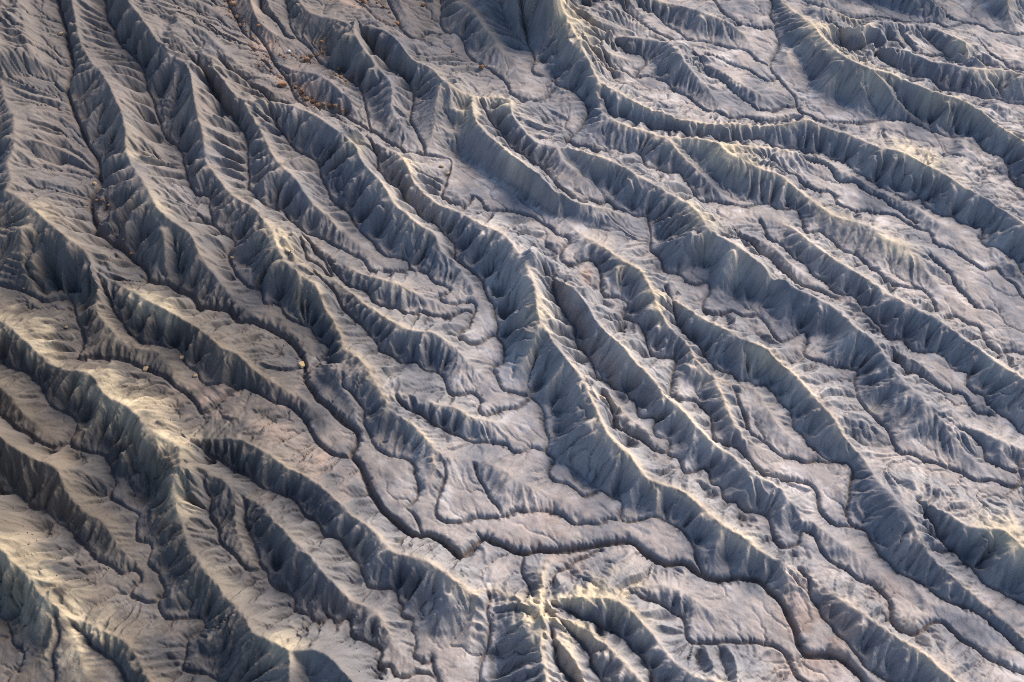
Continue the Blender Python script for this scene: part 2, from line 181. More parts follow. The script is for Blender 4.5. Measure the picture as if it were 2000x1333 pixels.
YELLOW=[(90,650,14,.7),(290,590,14,.8),(250,790,20,.8),(200,720,12,.5),(330,860,10,.6),(540,470,11,.8),(700,290,9,.7),(790,310,8,.7),(930,200,13,.7),(980,195,10,.6),(1115,40,14,.9),(1135,80,12,.7),
 (1060,1180,12,.9),(1130,1162,14,.9),(1200,1160,13,.8),(1060,1240,8,.5),(1280,580,10,.8),(1050,620,11,.7),(1365,425,12,.8),(1420,290,14,.9),(1450,310,10,.6),(1600,60,14,.8),(1650,110,12,.7),(1745,475,14,.9),(1780,280,14,.8),(1820,310,14,.7),
 (1980,1045,12,.9),(40,1085,10,.4),(70,1130,12,.5),(110,1180,10,.8),(150,1250,10,.7),(560,1265,8,.8),(345,960,9,.6),(1880,80,10,.6),(1950,150,12,.6),(1700,150,14,.5),(1850,210,14,.5),(1560,390,10,.4),(1500,700,9,.6),(1640,400,12,.6),
 (265,290,10,.4),(310,410,9,.5),(80,420,10,.5),(1490,1050,8,.4),(20,600,12,.6),(450,1100,10,.3),(1100,1210,9,.6),(640,540,9,.4)]
RUST=[(560,150,9,.8),(520,90,9,.9),(470,20,10,.9),(600,190,8,.9),(640,205,8,.9),(620,100,9,.7),(660,150,7,.8),(690,20,9,.6),(760,30,7,.6),(1153,540,6,.9),(1090,470,6,.4),(1060,1035,16,.6),(1150,1050,12,.5),(1280,1060,10,.35),(380,770,9,.5),(420,790,10,.45),(550,820,14,.4),(640,905,10,.6),(700,960,9,.5),
 (1590,1250,12,.7),(1620,1230,9,.6),(1740,1150,9,.5),(1560,1180,10,.5),(1600,905,10,.45),(1890,610,8,.45),(1290,325,5,.6),(1600,1290,9,.4),(630,745,6,.6),(1470,1010,8,.2),(1850,1270,14,.3),(1540,1280,12,.4)]
RIDGE_LABELS={
 4:"long pale-crested ridge running from the centre to the bottom right corner",
 1:"ridge with jagged cliff at the top that runs on to a yellow knob left of centre",
 27:"dark ridge across the lower left that ends in a yellow star-shaped hub of spurs",
 15:"ridge with bright yellow crest at top centre that sweeps away to the right",
 42:"thin light-crested ridge in the right half ending above the lower right corner",
 9:"ridge just right of centre that forks below a yellow knob",
 8:"ridge right of centre with yellow head and long blue-grey shaded face",
 14:"long even ridge in the upper right with an unbroken shaded face",
 11:"low ridge beside the long central ridge, on its right, with narrow cream crest",
 0:"steep brown ridge with jagged crest, second from the left edge at the top",
 25:"tall brown ridge at the left edge with a dark fluted face",
 13:"narrow ridge at the right edge, at mid height of the picture",
 20:"ridge with yellowish crest in the top right corner, with many short side spurs",
 35:"bright yellow-topped ridge in the bottom left corner",
 33:"short ridge at the left edge just above the yellow-topped corner ridge",
 5:"forked ridge at the top, right of the gully with orange boulders",
 68:"low broken ridge at the top edge between the two yellow-crested ridges",
 61:"small ridge hemmed in by the boulder gullies at the top"}
WASH_LABELS={0:"main dark-banked dry wash winding from top left to bottom right corner",
 1:"dry wash with a sharp V bend at the left, joining the main wash",
 3:"dry wash in the ravine between the two jagged ridges at upper left",
 7:"dry wash from the orange boulder gully through the centre to the right edge",
 18:"dry wash curving round the pale flat at the top right of centre",
 23:"dry wash along the foot of the top right ridges"}
# boulders: photo x, y, size in metres, shade
LONE=[(185,360,2.6,"tan boulder in the leftmost ravine, above the cluster of three"),
 (552,168,4.6,"largest bright orange block, on the bank of the boulder gully"),
 (285,722,2.9,"yellow-brown boulder under the dark bank of the left wash"),
 (356,702,2.6,"yellow-brown boulder at the foot of the fluted slope, upper of two"),
 (382,735,2.2,"small tan boulder at the foot of the fluted slope, lower of two"),
 (590,714,3.4,"round tan boulder standing in the main wash left of centre"),
 (941,134,3.6,"lone orange boulder on the grey slope at top centre"),
 (827,10,3.4,"orange boulder at the top edge, right of the forked ridge"),
 (776,48,3.6,"orange block at the end of the rubble line near the top"),
 (863,327,2.8,"tan boulder beside the bend of the central wash, upper of two"),
 (874,341,2.5,"tan boulder beside the bend of the central wash, lower of two"),
 (130,640,1.7,"tiny tan boulder on the pale slope at the left edge"),
 (47,565,1.5,"tiny grey boulder at the head of the left wash"),
 (119,68,3.0,"tan boulder in the shaded ravine near the top left corner"),
 (257,498,2.0,"small orange boulder on the ravine floor, lower of two"),
 (242,468,1.8,"small orange boulder on the ravine floor, upper of two"),
 (454,505,1.9,"small tan boulder in the second ravine from the left"),
 (565,102,2.0,"small whitish boulder among the orange ones"),
 (885,102,2.0,"small brown boulder on the ledge left of the lone orange one"),
 (596,732,1.0,"tiny white stone just below the round boulder in the main wash")]
TRIO=[(182,409,3.2),(190,393,2.4),(200,391,2.8),(212,402,2.2)]
RUBBLE=[(455,8,4.0),(462,34,3.8),(448,24,2.6),(470,50,2.6),(483,62,2.4),(505,52,2.5),(514,118,2.6),(523,112,2.2),(507,130,2.4),(524,122,2.0),(540,82,1.9),(548,108,2.2),(556,112,2.6),(572,109,2.8),
 (600,118,4.2),(608,110,3.4),(590,112,2.6),(628,83,3.0),(629,104,3.4),(620,109,2.4),(634,96,2.2),(590,181,4.2),(599,195,3.8),(612,200,4.0),(622,206,3.0),(632,204,3.6),(645,208,3.2),(655,209,3.8),(668,216,2.8),(678,220,2.4),
 (661,138,3.2),(666,152,3.0),(674,160,3.2),(688,152,3.0),(656,148,2.2),(711,4,3.4),(737,6,2.6),(750,14,2.6),(761,26,2.8),(698,3,2.0),(495,74,2.0),(530,140,2.4),(545,152,2.6),(577,172,2.4),(583,188,2.2),(440,2,3.0),(476,42,2.0),(498,95,2.0)]
# ---------------------------------------------------------------- terrain survey -> height field
TX = {'0':0,'1':480,'2':980,'3':1480}; TY = {'a':0,'b':440,'c':873}; TK = 520/1507.
def parse(s):
    out=[]
    for t in s.split():
        if ',' in t:
            a,b = map(float,t.split(',')); out.append((TX[c]+a*TK, TY[r]+b*TK))
        else: r,c = t
    return np.array(out).reshape(-1,2)
def base_z(x,y):
    u = -0.80*x + 0.60*(y-300.0)
    w = np.maximum(0.0,u-90.0)
    return 0.045*u + 0.00042*w*w
def pix_ray(p):
    tx = math.tan(HFOV/2); k = tx/1000.0
    u = (p[:,0]-1000.0)*k; v = -(p[:,1]-666.5)*k
    cp,sp = math.cos(PITCH),math.sin(PITCH)
    return np.stack([u, cp+v*sp, -sp+v*cp],1)
def ground(p,h):
    d = pix_ray(p); z = np.zeros(len(p))
    for _ in range(40):
        t = (z-CAM_H)/d[:,2]; x = d[:,0]*t; y = d[:,1]*t
        z = 0.6*z+0.4*(base_z(x,y)+h)
    return np.stack([x,y],1)
def densify(p,step=14.0):
    out=[p[:1]]
    for a,b in zip(p[:-1],p[1:]):
        n=max(1,int(math.ceil(np.hypot(*(b-a))/step))); out.append(a+(b-a)*(np.arange(1,n+1)/n)[:,None])
    return np.concatenate(out)
def smooth_line(p,k=1):
    for _ in range(k):
        q=p.copy(); q[1:-1]=0.25*p[:-2]+0.5*p[1:-1]+0.25*p[2:]; p=q
    return p
X0,X1,Y0,Y1 = -430.0,430.0,70.0,640.0
def blur(a,n):
    for _ in range(n):
        p=np.pad(a,1,mode='edge'); a=0.25*p[:-2,1:-1]+0.5*p[1:-1,1:-1]+0.25*p[2:,1:-1]
        p=np.pad(a,1,mode='edge'); a=0.25*p[1:-1,:-2]+0.5*p[1:-1,1:-1]+0.25*p[1:-1,2:]
    return a
def bilin(a,fx,fy):
    ny,nx=a.shape; fx=np.clip(fx,0,nx-1.001); fy=np.clip(fy,0,ny-1.001)
    ix=fx.astype(np.int32); iy=fy.astype(np.int32); u=(fx-ix).astype(np.float32); v=(fy-iy).astype(np.float32)
    f=a.ravel(); k=iy*nx+ix
    return (f[k]*(1-u)+f[k+1]*u)*(1-v)+(f[k+nx]*(1-u)+f[k+nx+1]*u)*v
def up2(a):                                   # cubic x2 resampling on nodes
    def ax(a):
        p=np.pad(a,((0,0),(2,2)),mode='edge')
        mid=(-p[:,1:-3]+9*p[:,2:-2]+9*p[:,3:-1]-p[:,4:])/16
        o=np.empty((a.shape[0],a.shape[1]*2-1),a.dtype); o[:,0::2]=a; o[:,1::2]=mid[:,:-1]; return o
    return ax(ax(a).T.copy()).T.copy()
def vnoise(shape,cell,rng):
    ny,nx=shape; g=rng.standard_normal((int(ny/cell)+4,int(nx/cell)+4)).astype(np.float32)
    fy=np.arange(ny)/cell+1; fx=np.arange(nx)/cell+1
    iy=fy.astype(int); ix=fx.astype(int); v=(fy-iy)[:,None]; u=(fx-ix)[None,:]
    u=u*u*(3-2*u); v=v*v*(3-2*v)
    a=g[iy][:,ix]; b=g[iy][:,ix+1]; c=g[iy+1][:,ix]; d=g[iy+1][:,ix+1]
    return ((a*(1-u)+b*u)*(1-v)+(c*(1-u)+d*u)*v).astype(np.float32)
def fbm(shape,cell,rng,n=4,gain=0.5):
    o=np.zeros(shape,np.float32); a=1.0
    for i in range(n):
        o+=a*vnoise(shape,max(cell,1.01),rng); a*=gain; cell*=0.5
    return o
def line_field(lines,vals,dx,rad,shape):      # distance to the nearest line and the value carried by it
    ny,nx=shape; D=np.full(shape,rad,np.float32); V=np.zeros(shape,np.float32)
    for p,v in zip(lines,vals):
        for a,b,va,vb in zip(p[:-1],p[1:],v[:-1],v[1:]):
            i0=max(0,int((min(a[0],b[0])-rad-X0)/dx)); i1=min(nx,int((max(a[0],b[0])+rad-X0)/dx)+2)
            j0=max(0,int((min(a[1],b[1])-rad-Y0)/dx)); j1=min(ny,int((max(a[1],b[1])+rad-Y0)/dx)+2)
            if i1<=i0 or j1<=j0: continue
            x=(X0+dx*np.arange(i0,i1,dtype=np.float32)-a[0])[None,:]; y=(Y0+dx*np.arange(j0,j1,dtype=np.float32)-a[1])[:,None]
            ex,ey=b-a; L=ex*ex+ey*ey+1e-9
            t=np.clip((x*ex+y*ey)/L,0,1).astype(np.float32)
            d=np.sqrt((x-t*ex)**2+(y-t*ey)**2)
            s=D[j0:j1,i0:i1]; m=d<s
            s[m]=d[m]; V[j0:j1,i0:i1][m]=(va+(vb-va)*t)[m]
    return D,V
def fill(z,eps=0.003):                        # priority flood: every cell drains to the border
    import heapq
    ny,nx=z.shape; N=ny*nx; f=z.ravel().astype(float).tolist(); done=bytearray(N); h=[]
    for i in range(nx):
        for j in (0,ny-1): k=j*nx+i; h.append((f[k],k)); done[k]=1
    for j in range(1,ny-1):
        for i in (0,nx-1): k=j*nx+i; h.append((f[k],k)); done[k]=1
    heapq.heapify(h); pop=heapq.heappop; push=heapq.heappush
    offs=(-nx-1,-nx,-nx+1,-1,1,nx-1,nx,nx+1)
    while h:
        zk,k=pop(h)
        for o in offs:
            n=k+o
            if 0<=n<N and not done[n]:
                done[n]=1; v=f[n]
                if v<=zk: v=zk+eps; f[n]=v
                push(h,(v,n))
    return np.array(f,np.float32).reshape(ny,nx)
def route(z,dx):
    ny,nx=z.shape; N=ny*nx; best=np.zeros((ny,nx),np.float32); rec=np.arange(N,dtype=np.int32).reshape(ny,nx).copy(); ids=rec.copy()
    c=z[1:-1,1:-1]; bb=best[1:-1,1:-1]; rr=rec[1:-1,1:-1]
    for dj in (-1,0,1):
        for di in (-1,0,1):
            if di==0 and dj==0: continue
            s=(c-z[1+dj:ny-1+dj,1+di:nx-1+di])/(dx*(1.41421 if di and dj else 1.0))
            m=s>bb; bb[m]=s[m]; rr[m]=ids[1+dj:ny-1+dj,1+di:nx-1+di][m]
    rec=rec.ravel(); dep=(rec!=np.arange(N)).astype(np.int32); ptr=rec.copy()
    for _ in range(14):
        dep+=dep[ptr]; nptr=ptr[ptr]
        if np.array_equal(nptr,ptr): break
        ptr=nptr
    order=np.argsort(dep,kind='stable').astype(np.int32); cnt=np.bincount(dep); st=np.concatenate([[0],np.cumsum(cnt)])
    return rec,order,st
def accumulate(rec,order,st,cell):
    A=np.full(rec.size,cell,np.float64)
    for l in range(len(st)-2,0,-1):
        idx=order[st[l]:st[l+1]]; np.add.at(A,rec[idx],A[idx])
    return A
def erode(z,dx,n,K,m,diff,Amax,keep=None,nfill=0):
    shp=z.shape
    for it in range(n):
        rec,order,st=route(fill(z,0.004) if (it<nfill or (nfill<0 and it==n-1)) else z,dx); A=accumulate(rec,order,st,dx*dx)
        f=(K*np.minimum(A,Amax)**m/dx).astype(np.float32)
        if keep is not None: f*=keep.ravel()
        zf=z.ravel().copy()
        for l in range(1,len(st)-1):
            idx=order[st[l]:st[l+1]]; zr=zf[rec[idx]]; zf[idx]=np.where(zf[idx]>zr,(zf[idx]+f[idx]*zr)/(1+f[idx]),zf[idx])
        z=zf.reshape(shp)
        p=np.pad(z,1,mode='edge'); z=z+diff*(p[:-2,1:-1]+p[2:,1:-1]+p[1:-1,:-2]+p[1:-1,2:]-4*z)
    return z,A.reshape(shp)

def extend(p,n=260.0):                        # carry lines that leave the survey sheet on beyond its edge
    for e,f in ((0,min(4,len(p)-1)),(-1,-min(5,len(p)))):
        a=p[e]
        if not (2<a[0]<1998 and 2<a[1]<1331):
            d=a-p[f]; d=d/(np.linalg.norm(d)+1e-9); k=np.linspace(12,n,20)[:,None]
            p=np.concatenate([(a+d*k)[::-1],p]) if e==0 else np.concatenate([p,a+d*k])
    return p
def build_terrain():
    rng=np.random.default_rng(7)
    washes=[]
    for d,w,s in WASHES:
        p=parse(s)
        if len(p)<2: continue
        p=smooth_line(densify(p,7.0),2); n=len(p); tg=np.gradient(p,axis=0); tg/=np.linalg.norm(tg,axis=1)[:,None]+1e-9
        wv=np.convolve(rng.standard_normal(n+6),[.15,.3,.45,.5,.45,.3,.15],'valid')[:n]
        p=p+np.stack([-tg[:,1],tg[:,0]],1)*(wv*(3.4 if w<1 else 1.6)*np.minimum(1,np.arange(n)[::-1]/3.0))[:,None]
        washes.append((d,w,extend(p)))
    ridges=[]; spur=[]
    for m,s in RIDGES:
        p=parse(s); L=np.hypot(*np.diff(p,axis=0).T).sum()
        if L<12: continue
        spur.append(L<165); ridges.append((m,extend(smooth_line(densify(p,12.0),2))))
    wl=[ground(p,np.zeros(len(p))) for d,w,p in washes]
    wpts=np.concatenate(wl)
    hs=[]                                     # crest heights from the apparent width of the slope that faces the camera
    for a_i,(m,p) in enumerate(ridges):
        q=ground(p,np.zeros(len(p))); t=np.gradient(q,axis=0); t/=np.linalg.norm(t,axis=1)[:,None]+1e-9
        n=np.stack([t[:,1],-t[:,0]],1)
        n*=np.where((n@np.array([-0.75,-0.66]))>0,1,-1)[:,None]
        h=np.empty(len(q))
        for i in range(len(q)):
            v=wpts-q[i]; d=np.hypot(v[:,0],v[:,1]); s=v@n[i]; ok=s>0.6*d
            dn=d[ok].min() if ok.any() else 40.0
            el=math.atan2(CAM_H,q[i,1]); cf=max(0.0,-n[i,1])
            S=0.70-0.11*min(1,max(0,(q[i,0]-20)/120))+0.24*min(1,max(0,(-q[i,0]-20)/90))*min(1,max(0,(300-q[i,1])/90))+0.22*min(1,max(0,(-0.8*q[i,0]+0.6*(q[i,1]-300)-60)/140)); h[i]=S*dn/(1+S*cf/math.tan(el))
        if a_i in (0,1): h=h*(1+0.7*np.clip((190-p[:,1])/150,0,1))
        h=np.clip(h*m,0.3,55.0); hp=np.pad(h,3,mode='edge'); hs.append(np.convolve(hp,np.ones(7)/7,'valid'))
    for a,(m,p) in enumerate(ridges):         # branches start at the height of the crest they leave
        for end in (0,-1):
            bd=1e9
            for b,(m2,p2) in enumerate(ridges):
                if a==b or (spur[b] and not spur[a]): continue
                if spur[a] and spur[b]: continue
                d=np.hypot(*(p2-p[end]).T); i=d.argmin()
                if d[i]<bd and not (i in (0,len(p2)-1) and b>a and not spur[a]): bd=d[i]; hb=hs[b][i]
            inside=0<p[end,0]<2000 and 0<p[end,1]<1333
            n=len(p); s=np.linspace(0,1,n) if end==0 else np.linspace(1,0,n)
            if spur[a]:
                if end==0: hs[a]=np.maximum(0.3,(hb if bd<45 else hs[a][0])*(1-s)**1.15*0.97)
            elif bd<14: hs[a]=hs[a]+(hb-hs[a][end])*np.clip(1-s/0.5,0,1)**1.5
            elif end==-1 and inside: hs[a]=hs[a]*np.clip(s/0.35,0.12,1)**0.8
            elif end==0 and inside: hs[a]=hs[a]*np.clip(s/0.2,0.5,1)
    rl=[ground(p,h) for (m,p),h in zip(ridges,hs)]
    dx=1.0; shape=(int((Y1-Y0)/dx)+1,int((X1-X0)/dx)+1)
    DR,R=line_field(rl,hs,dx,110.0,shape)
    hv=[]                                     # a gully climbs towards its head
    for (d,w,p),q in zip(washes,wl):
        l=np.concatenate([[0],np.cumsum(np.hypot(*np.diff(q,axis=0).T))]); L=min(26.0,0.45*l[-1])
        hv.append(0.72*np.clip(1-l/L,0,1)**1.3 if (0<p[0,0]<2000 and 0<p[0,1]<1333) else np.zeros(len(q)))
    DC,HC=line_field(wl,hv,dx,110.0,shape); HC=blur(HC,5)
    yy,xx=np.mgrid[0:shape[0],0:shape[1]].astype(np.float32); xx=X0+xx*dx; yy=Y0+yy*dx
    B=base_z(xx,yy).astype(np.float32)
    R=blur(np.where(DR<109,R,5.0),6)
    t=DC/(DC+DR+0.01); W=DC+DR
    p=np.clip(0.30*W/np.maximum(R,1.0),1.18,1.22+0.4*np.clip((xx+60)/160,0,1))
    Z=B+R*(HC+(1-HC)*t**p)
    far=np.clip((W-110)/50,0,1); Z+=far*(5*fbm(shape,45,rng,4))
    n15=fbm(shape,16,rng,2); n15b=fbm(shape,18,rng,2); n8=fbm(shape,9,rng,3); n3=fbm(shape,4,rng,2)
    steep=np.clip(1.6*R/np.maximum(W,4),0,1)
    Z+=0.10*n3*np.clip(t*4,0.1,1)+0.22*n8*np.clip(DC/5,0,1)*np.clip(W/25,0,1)*np.clip(1.3-steep,0.2,1)+0.05*np.clip(R,0,20)*n8*np.clip(4*t*(1-t),0,1)*steep
    # secondary spurs and gullies: fall lines of the broad form, alternately raised and cut
    Zc=blur(Z,3); cgy,cgx=np.gradient(Zc,dx); csl=np.sqrt(cgx**2+cgy**2)+1e-6; ux=(-cgx/csl).astype(np.float32); uy=(-cgy/csl).astype(np.float32); csl=csl.astype(np.float32)
    st=[];kind=[];lamb=[];lit_=[]
    for a,(q,h) in enumerate(zip(rl,hs)):
        if spur[a]: continue
        l=np.concatenate([[0],np.cumsum(np.hypot(*np.diff(q,axis=0).T))]); tg=np.gradient(q,axis=0); tg/=np.linalg.norm(tg,axis=1)[:,None]+1e-9
        for side in (1,-1):
            pos=rng.uniform(0,5)
            while pos<l[-1]:
                hh=np.interp(pos,l,h); lam=np.clip(2.4+0.66*hh,3.8,13.0)*rng.uniform(0.65,1.4)
                for kd,pp,off in ((1,pos,0.8),(-1,pos+0.5*lam,0.8+0.22*lam)):
                    x=np.interp(pp,l,q[:,0]); y=np.interp(pp,l,q[:,1]); nx_=-np.interp(pp,l,tg[:,1])*side; ny_=np.interp(pp,l,tg[:,0])*side
                    st.append((x+nx_*off,y+ny_*off)); kind.append(kd); lamb.append(lam); lit_.append(0.85 if nx_*0.83+ny_*0.56>0 else 1.0)
                pos+=lam
    P0=np.array(st,np.float32); kind=np.array(kind); lamb=np.array(lamb,np.float32); n=len(P0)
    path=[P0.copy()]; alive=np.ones(n,bool); length=np.zeros(n,np.float32); p_=P0.copy(); nst=np.zeros(n,int); slo=[]
    for k in range(70):
        fx=p_[:,0]-X0; fy=p_[:,1]-Y0
        dc=bilin(DC,fx,fy); alive&=(dc>0.7)&(fx>1)&(fx<shape[1]-2)&(fy>1)&(fy<shape[0]-2)
        vx=bilin(ux,fx,fy); vy=bilin(uy,fx,fy); vl=np.hypot(vx,vy)+1e-6; slo.append(bilin(csl,fx,fy))
        p_=p_+np.where(alive,1,0)[:,None]*np.stack([vx/vl,vy/vl],1)*1.0; nst+=alive; path.append(p_.copy())
    path=np.stack(path,1); slo=np.stack(slo,1)
    q0=P0[:,0]; q1=P0[:,1]; lowf=0.12+0.26*np.clip((P0[:,1]-300)/130,0,1); sl_=[[],[]]; sv=[[],[]]
    for i in range(n):
        m=nst[i]
        if m<4: continue
        s=np.arange(m+1)/m; w=np.clip(2.4*s,0.02,1)*np.clip(0.15+3.0*(1-s),0,1)
        A_=0.36*lamb[i]*lit_[i]*w*np.clip(slo[i,np.minimum(np.arange(m+1),slo.shape[1]-1)]/0.42,lowf[i],1.0)*rng.uniform(0.5,1.5)*(1-0.22*min(1,max(0,(float(q0[i])-10)/110)))*(1-0.40*min(1,max(0,(-float(q0[i])-10)/60))*min(1,max(0,(270-float(q1[i]))/60)))
        q=path[i,:m+1]; 
        if m>8: q=q[::2]; A_=A_[::2]
        c=0 if kind[i]>0 else 1; sl_[c].append(q); sv[c].append(A_)
    spur_lines,spur_amp,gul_lines,gul_amp=sl_[0],sv[0],sl_[1],sv[1]
    Z,A=erode(Z,dx,6,0.03,0.5,0.018,500.0,nfill=2)
    # half-metre stage
    dx=0.5; Z=up2(Z.astype(np.float32)); shape=Z.shape
    tt=np.clip(up2(t.astype(np.float32)),0,1); st2=up2(steep.astype(np.float32)); Z+=0.05*fbm(shape,3,rng,2)
    DS,AS=line_field(spur_lines,spur_amp,dx,9.0,shape); DG,AG=line_field(gul_lines,gul_amp,dx,9.0,shape)
    AS=blur(AS,1); AG=blur(AG,1)
    Z+=(AS*DG-AG*DS)/(DS+DG+0.05)
    phs=[]; lams=[]; off=0.0                   # spurs and gullies: counted off along each crest, closer together where the slope is short
    for q,h in zip(rl,hs):
        lm=np.clip(2.2+0.33*h,2.6,8.0); ds=np.hypot(*np.diff(q,axis=0).T); f=np.concatenate([[0],np.cumsum(ds/(0.5*(lm[1:]+lm[:-1])))])
        phs.append(f+off); off+=f[-1]+0.37; lams.append(lm)
    D2,P=line_field(rl,phs,dx,55.0,shape); _,LM=line_field(rl,lams,dx,55.0,shape); LM=np.clip(blur(LM,3),2.6,10)
    m15=fbm(shape,30,rng,2); m6=fbm(shape,11,rng,3); m15b=fbm(shape,34,rng,2)
    tri=lambda f: np.abs(2*(f-np.floor(f))-1)
    rg=up2(np.clip((-0.8*xx+0.6*(yy-300)-60)/120,0,1).astype(np.float32))
    ph=P-(0.35+0.55*rg)*D2/LM+0.55*m15+0.16*m6
    amp=np.clip(0.9+0.4*m15b,0.3,1.5)*np.clip(3.5*tt,0,1)*np.clip(4.0*(1-tt),0,1)*np.clip(st2*1.2,0.1,1)**1.4*(1-0.3*rg)
    ttr=tri(ph); r2=tri(ph*2.41+0.35*m6)
    grp=0.75+0.5*tri(ph*0.31+0.2*m15b)
    fr=up2(np.clip((xx+yy-300)/160,0,1).astype(np.float32))
    Z+=LM*amp*((0.27+0.06*fr)*grp*(ttr-0.5)+0.10*(r2-0.5))
    DC2=np.full(shape,6.0,np.float32)
    wob=0.5*fbm(shape,9,rng,2)
    carve=np.zeros(shape,np.float32)
    for (d,w,pp),q in zip(washes,wl):
        D,_=line_field([q],[np.zeros(len(q))],dx,5*w+1.5,shape)
        w=0.42 if w<.75 else w*0.46; d=max(d,1.4); r=np.maximum(D+wob*w*(0.5 if w<1 else 0.25),0)/w
        carve=np.maximum(carve,d*(1/(1+r**5)+0.07*np.exp(-(r/3)**2)))
    Z-=carve
    Z+=0.17*fbm(shape,22,rng,4,0.55)*np.clip(1.15-tt*1.5,0,1)
    Z,A=erode(Z,dx,5,0.022,0.5,0.010,400.0,nfill=-1)
    la=np.log10(np.maximum(A,1.0)).astype(np.float32)
    g=np.clip((la-1.2)/1.1,0,1)**0.8*np.clip(1-carve*1.5,0,1)
    Z-=0.65*np.maximum(g,0.4*blur(g,1))
    # fine rills: noise drawn out along the fall line
    Zs=blur(Z,4); gy,gx=np.gradient(Zs,dx); sl=np.sqrt(gx*gx+gy*gy)+1e-6
    ux=(-gx/sl).astype(np.float32); uy=(-gy/sl).astype(np.float32)
    N=rng.standard_normal(shape).astype(np.float32); N=0.6*N+0.9*blur(rng.standard_normal(shape).astype(np.float32)*2,1)
    ny,nx=shape; acc=N.copy(); wsum=1.0
    for sg in (1,-1):
        jj,ii=np.mgrid[0:ny,0:nx].astype(np.float32)
        for k in range(9):
            ki=np.clip(np.rint(ii),0,nx-1).astype(np.int32); kj=np.clip(np.rint(jj),0,ny-1).astype(np.int32); q=kj*nx+ki
            ii=ii+sg*ux.ravel()[q]; jj=jj+sg*uy.ravel()[q]
            ki=np.clip(np.rint(ii),0,nx-1).astype(np.int32); kj=np.clip(np.rint(jj),0,ny-1).astype(np.int32)
            w=1-k/10.0; acc+=w*N.ravel()[kj*nx+ki]; wsum+=w
    acc/=acc.std(); rill=-np.abs(acc)+0.8
    Z+=(0.14*acc-0.28*np.clip(-acc-0.7,0,2))*np.clip(sl*2.2,0.06,1.0)
    return dict(Z=Z,A=A,B=B,R=R,t=t,DC=DC,DR=DR,W=W,dx=dx,carve=carve,rivulet=g,lic=acc,sl=sl,rl=rl,hs=hs,wl=wl,washes=washes,ridges=ridges)
# ---------------------------------------------------------------- the ground sheet
T = build_terrain()
def half(px,py,h=0.0):
    q=ground(np.array([[px,py]],float),np.array([h]))[0]; return q
def sample(name,x,y,dx): return bilin(T[name],(x-X0)/dx,(y-Y0)/dx)
def cubic(a,fx,fy):
    ny,nx=a.shape; fx=np.clip(fx,1,nx-2.001); fy=np.clip(fy,1,ny-2.001)
    ix=fx.astype(np.int32); iy=fy.astype(np.int32); u=(fx-ix).astype(np.float32); v=(fy-iy).astype(np.float32); f=a.astype(np.float32).ravel()
    def w(t): return (-0.5*t+t*t-0.5*t**3, 1-2.5*t*t+1.5*t**3, 0.5*t+2*t*t-1.5*t**3, -0.5*t*t+0.5*t**3)
    wu=w(u); wv=w(v); o=np.zeros(fx.shape,np.float32); k=iy*nx+ix
    for j in range(4):
        r=np.zeros(fx.shape,np.float32)
        for i in range(4): r+=wu[i]*f[np.clip(k+(j-1)*nx+(i-1),0,f.size-1)]
        o+=wv[j]*r
    return o
ys=[76.0]
while ys[-1]<628: ys.append(ys[-1]+0.36+0.42*min(1,max(0,(ys[-1]-110)/430)))
ys=np.array(ys,np.float32); NR=len(ys); NC=1240
hw=200.0+(ys-76)*0.335
gx=np.linspace(-1,1,NC,dtype=np.float32)[None,:]*hw[:,None]; gy=np.repeat(ys[:,None],NC,1)
gz=cubic(T['Z'],(gx-X0)/T['dx'],(gy-Y0)/T['dx'])
print('grid',NR,NC,NR*NC)
# colour of the rock, with some light and shade painted into it
rng=np.random.default_rng(3)
def fld(name,dx): return sample(name,gx,gy,dx)
t=fld('t',1.0); DR=fld('DR',1.0); DC=fld('DC',1.0); R=fld('R',1.0); W=fld('W',1.0); lic=fld('lic',.5); sl=fld('sl',.5); cv=fld('carve',.5); rv=fld('rivulet',.5)
TD,_=line_field([T['rl'][i] for i in (4,9,14,27,42)],[np.zeros(len(T['rl'][i])) for i in (4,9,14,27,42)],0.5,2.0,T['Z'].shape); trail=np.exp(-(bilin(TD,(gx-X0)*2,(gy-Y0)*2)/0.4)**2)
def noise(cell,n,seed):
    r=np.random.default_rng(seed); f=fbm(T['R'].shape,cell,r,n); return bilin(f/f.std(),gx-X0,gy-Y0)
n40=noise(45,4,1); n12=noise(14,4,2); n5=noise(5,2,4); n80=noise(90,2,5)
def C(r,g,b): return np.array([r,g,b],np.float32)
def mixc(a,b,f): f=np.clip(f,0,1)[...,None]; return a*(1-f)+b*f
shale=C(.193,.194,.215); shale_pale=C(.268,.258,.260); floor_c=C(.395,.347,.324); tan_c=C(.46,.385,.31); yellow=C(.52,.435,.305); brown=C(.165,.143,.132); bed_shade=C(.185,.150,.135); rust=C(.295,.215,.178)
col=np.broadcast_to(shale,gx.shape+(3,)).copy()
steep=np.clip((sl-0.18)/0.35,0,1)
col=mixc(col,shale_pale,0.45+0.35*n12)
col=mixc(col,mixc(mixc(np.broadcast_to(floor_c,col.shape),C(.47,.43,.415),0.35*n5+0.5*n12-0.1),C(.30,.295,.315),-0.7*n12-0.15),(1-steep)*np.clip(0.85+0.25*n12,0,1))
crest=np.exp(-(DR/(0.15*W+0.7))**2)*np.clip(R/5,0,1)
col=mixc(col,tan_c,crest*np.clip(0.60+0.4*n40+0.2*n12,0,1))
